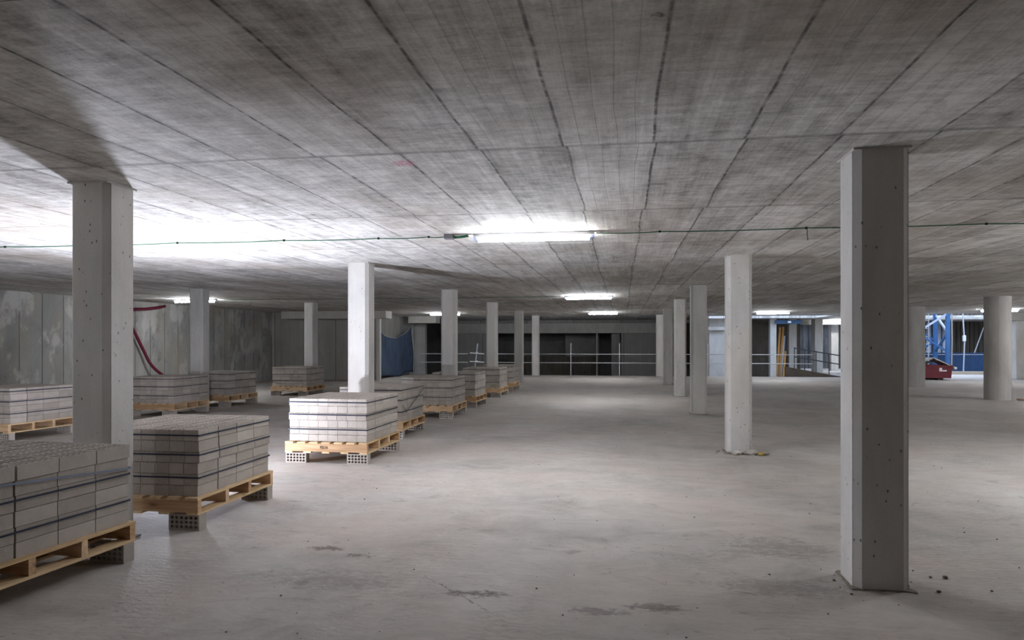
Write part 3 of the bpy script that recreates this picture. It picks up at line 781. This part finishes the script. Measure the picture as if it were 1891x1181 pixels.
b = NB(); frustum_box(b, 0, 1.98, 0, 1.3, .07, .52, .04); obj('tub', b, 'red', t)
for x in (.25, 1.5):
    b = NB(); box(b, x, x+.2, .08, 1.2, 0, .07); obj('skid', b, 'darkrail', t)
b = NB(); box(b, -.02, 2.0, -.02, .03, .48, .54); box(b, -.02, 2.0, 1.27, 1.32, .48, .54); box(b, 1.95, 2.0, .03, 1.27, .48, .54); obj('rim', b, 'red', t)
b = NB(); box(b, 1.53, 1.62, -.012, .02, .37, .45); box(b, 1.53, 1.78, -.012, .02, .32, .37); obj('sticker', b, 'label', t)['label'] = 'white sticker'
def sheetboard(lab, p, q, depth, th, m, y):
    b = NB(); bar(b, (p[0], depth/2, p[1]), (q[0], depth/2, q[1]), depth, th); tag(obj('board_scrap', b, m, loc=(0, y, 0)), lab, 'board', 'scrap boards in the red skip')
sheetboard('long pale board sloping up from the left in the red skip', (10.5, .53), (11.28, .79), 1.0, .03, 'sheet', 28.35)
sheetboard('pale board sloping down over the right end of the skip', (11.3, .81), (11.98, .47), .9, .035, 'sheet', 28.3)
sheetboard('dark board tilted at the left of the red skip', (10.0, .70), (10.75, .53), .8, .03, 'timber', 28.45)
sheetboard('small brown board under the pale boards in the skip', (10.8, .50), (11.4, .66), .6, .025, 'timber', 28.6)
b = NB(); tube(b, [(0, -.0, 0), (.0, .9, .02)], .05, 10)
tag(obj('rolled_sheet', b, 'white', loc=(12.02, 28.28, .44)), 'white roll hanging at the right end of the red skip', 'roll')
b = NB(); box(b, 0, 7.5, 0, .25, 0, .13); tag(obj('timber_kerb', b, 'timber', loc=(11.4, 33.2, 0)), 'long brown timber kerb along the floor edge right of the skip', 'kerb')
t = thing('mesh_fence', 'low blue mesh fence behind the timber kerb and crane mast', 'fence', (11.5, 36.5, -.06))
b = NB(); box(b, 0, 8.5, 0, .012, 0, .95); obj('mesh_panel', b, 'wovenblue', t)
b = NB()
for k in range(85): box(b, k*.1, k*.1+.008, -.012, 0, 0, .82)
for k in range(9): box(b, 0, 8.5, -.012, 0, .05+k*.1, .058+k*.1)
obj('wire_grid', b, 'blue', t)
b = NB(); bar(b, (0, -.02, .86), (8.5, -.02, .86), .03, .03); obj('top_rail', b, 'palesteel', t)
for k in range(4):
    b = NB(); bar(b, (.2+k*2.6, -.03, 0), (.2+k*2.6, -.03, 1.05), .05, .05); obj('post', b, 'palesteel', t)
xa = xat(1779, 35.2)
t = thing('hanging_line', 'pale hanging line with a white coupling right of the crane mast', 'line', (xa, 35.2, 0))
b = NB(); tube(b, [(-.02, 0, -.8), (0, 0, 0), (.05, 0, 1.4), (-.03, 0, 2.8), (-.05, 0, 5)], .028, 6); obj('line', b, 'rope', t)
b = NB(); box(b, -.02, .10, -.06, .06, 1.42, 1.70); bev(obj('coupling', b, 'white', t), .02)
b = NB(); xb = xat(1757, 36.2); tube(b, [(0, 0, -.06), (.03, 0, 1.4), (0, 0, 5)], .03, 6)
tag(obj('timber_pole', b, 'timber', loc=(xb, 36.2, 0)), 'thin brown pole just right of the crane mast', 'pole')
b = NB(); xb = xat(1787, 38.5); tube(b, [(0, 0, -.06), (.85, .0, 2.48)], .025, 6)
tag(obj('slanting_prop', b, 'rope', loc=(xb, 38.5, 0)), 'slanting thin prop in front of the dark boarded wall', 'prop')
for i, (px, lab) in enumerate(((1715, 'left'), (1733, 'middle'), (1744, 'right'))):
    b = NB(); tube(b, [(0, 0, -.06), (0, 0, 2.3)], .12, 12); tube(b, [(0, 0, 2.3), (0, 0, 2.42), (0, 0, 2.46)], .12, 12, r2=.05)
    tag(obj('pale_pipe', b, 'palesteel', loc=(xat(px, 39.6), 39.6, 0), smooth=True), 'pale upright pipe seen through the crane mast, '+lab+' one of three', 'pipe', 'pipes behind the crane mast')

# ------------------------------------------------------------------ rubble and grit
def rock(r, seed, flat=.6):
    rnd = random.Random(seed); b = NB(); bmesh.ops.create_icosphere(b, subdivisions=2, radius=r)
    for v in b.verts: v.co = Vector((v.co.x*rnd.uniform(.8, 1.15), v.co.y*rnd.uniform(.8, 1.15), v.co.z*flat*rnd.uniform(.8, 1.15)))
    for v in b.verts: v.co.z += r*flat*.8; v.co.z = max(v.co.z, 0)
    return b
def stones(pts, lab, grp, seed=0, special=None):
    for i, (x, y, r_, m) in enumerate(pts):
        o = obj('rubble_stone', rock(r_, seed+i), m, loc=(x, y, 0)); tag(o, (special or {}).get(i, lab), 'stone', None if special and i in special else grp)
cx, cy = 1.29, 9.26
pts = [(cx+.11, cy-.09, .050, 'column'), (cx+.28, cy-.09, .070, 'stone'), (cx+.38, cy-.13, .045, 'yellow'), (cx+.44, cy-.08, .050, 'stone')]
for k in range(22):
    s = random.random(); pts.append((cx-.06+s*.5, cy-random.uniform(.02, .14), random.uniform(.012, .032), 'stone'))
for k in range(7): pts.append((cx-random.uniform(.02, .16), cy+random.uniform(-.05, .2), random.uniform(.008, .018), 'stone'))
stones(pts, 'small grey rubble lump at the foot of the second right column', 'rubble round the second right column', 10,
  {0: 'whitish lump of mortar at the foot of the second right column', 1: 'largest grey lump at the foot of the second right column', 2: 'yellow stone at the foot of the second right column', 3: 'pale lump right of the yellow stone by the second right column'})
pts = [(9.3+random.uniform(0, .55), 18.75+random.uniform(-.12, .1), random.uniform(.025, .06), 'brownstone') for k in range(14)]
stones(pts, 'brownish rubble lump beside the wide round column', 'rubble by the round column', 60)
pts = [(1.22+random.uniform(-.03, .03), 4.60-.1*k+random.uniform(-.02, .02), random.uniform(.004, .010), 'dirt') for k in range(5)]
stones(pts, 'tiny dark crumb along the foot of the nearest right column', 'crumbs at the nearest right column', 90)
pts = [(1.88, 4.56, .016, 'dirt'), (1.80, 4.56, .009, 'dirt'), (1.74, 4.30, .012, 'dirt'), (2.04, 4.36, .008, 'dirt')]
stones(pts, 'dark pebble on the floor right of the nearest right column', 'pebbles right of the nearest column', 120)
b = NB(); rnd = random.Random(5)
for k in range(420):
    Y = rnd.uniform(2.4, 16); X = rnd.uniform(-.62*Y, .95*Y); r_ = rnd.uniform(.002, .007)
    if -4.3 < X < -2.8 or X < -7.5: continue
    q = rock(r_, k); me_ = bpy.data.meshes.new('g'); q.to_mesh(me_); q.free(); me_.transform(Matrix.Translation((X, Y, 0))); b.from_mesh(me_); bpy.data.meshes.remove(me_)
tag(obj('floor_grit', b, 'dirt'), 'fine dark grit scattered over the dusty floor', 'grit', kind='stuff')
b = NB(); box(b, -.05, .05, -.03, .03, 0, .006)
tag(obj('paper_scrap', b, 'white', loc=(xat(960, 16.6), 16.6, 0)), 'small white scrap on the floor right of the far brick packs', 'litter')

# ------------------------------------------------------------------ world and camera
w = bpy.data.worlds.new('w'); bpy.context.scene.world = w; w.use_nodes = True
bg = w.node_tree.nodes['Background']; bg.inputs[0].default_value = (.62, .76, 1., 1); bg.inputs[1].default_value = .8
cam = bpy.data.cameras.new('cam'); co = bpy.data.objects.new('camera', cam); C.objects.link(co)
cam.sensor_width = 36; cam.lens = 1313/1891*36; cam.shift_y = 40.5/1891; cam.clip_end = 200
co.location = (0, 0, 1.4); co.rotation_euler = (R(90), 0, R(8.94))
sc = bpy.context.scene; sc.camera = co
sc.view_settings.view_transform = 'Standard'; sc.view_settings.look = 'None'; sc.view_settings.gamma = 1
sc.view_settings.exposure = 2.2
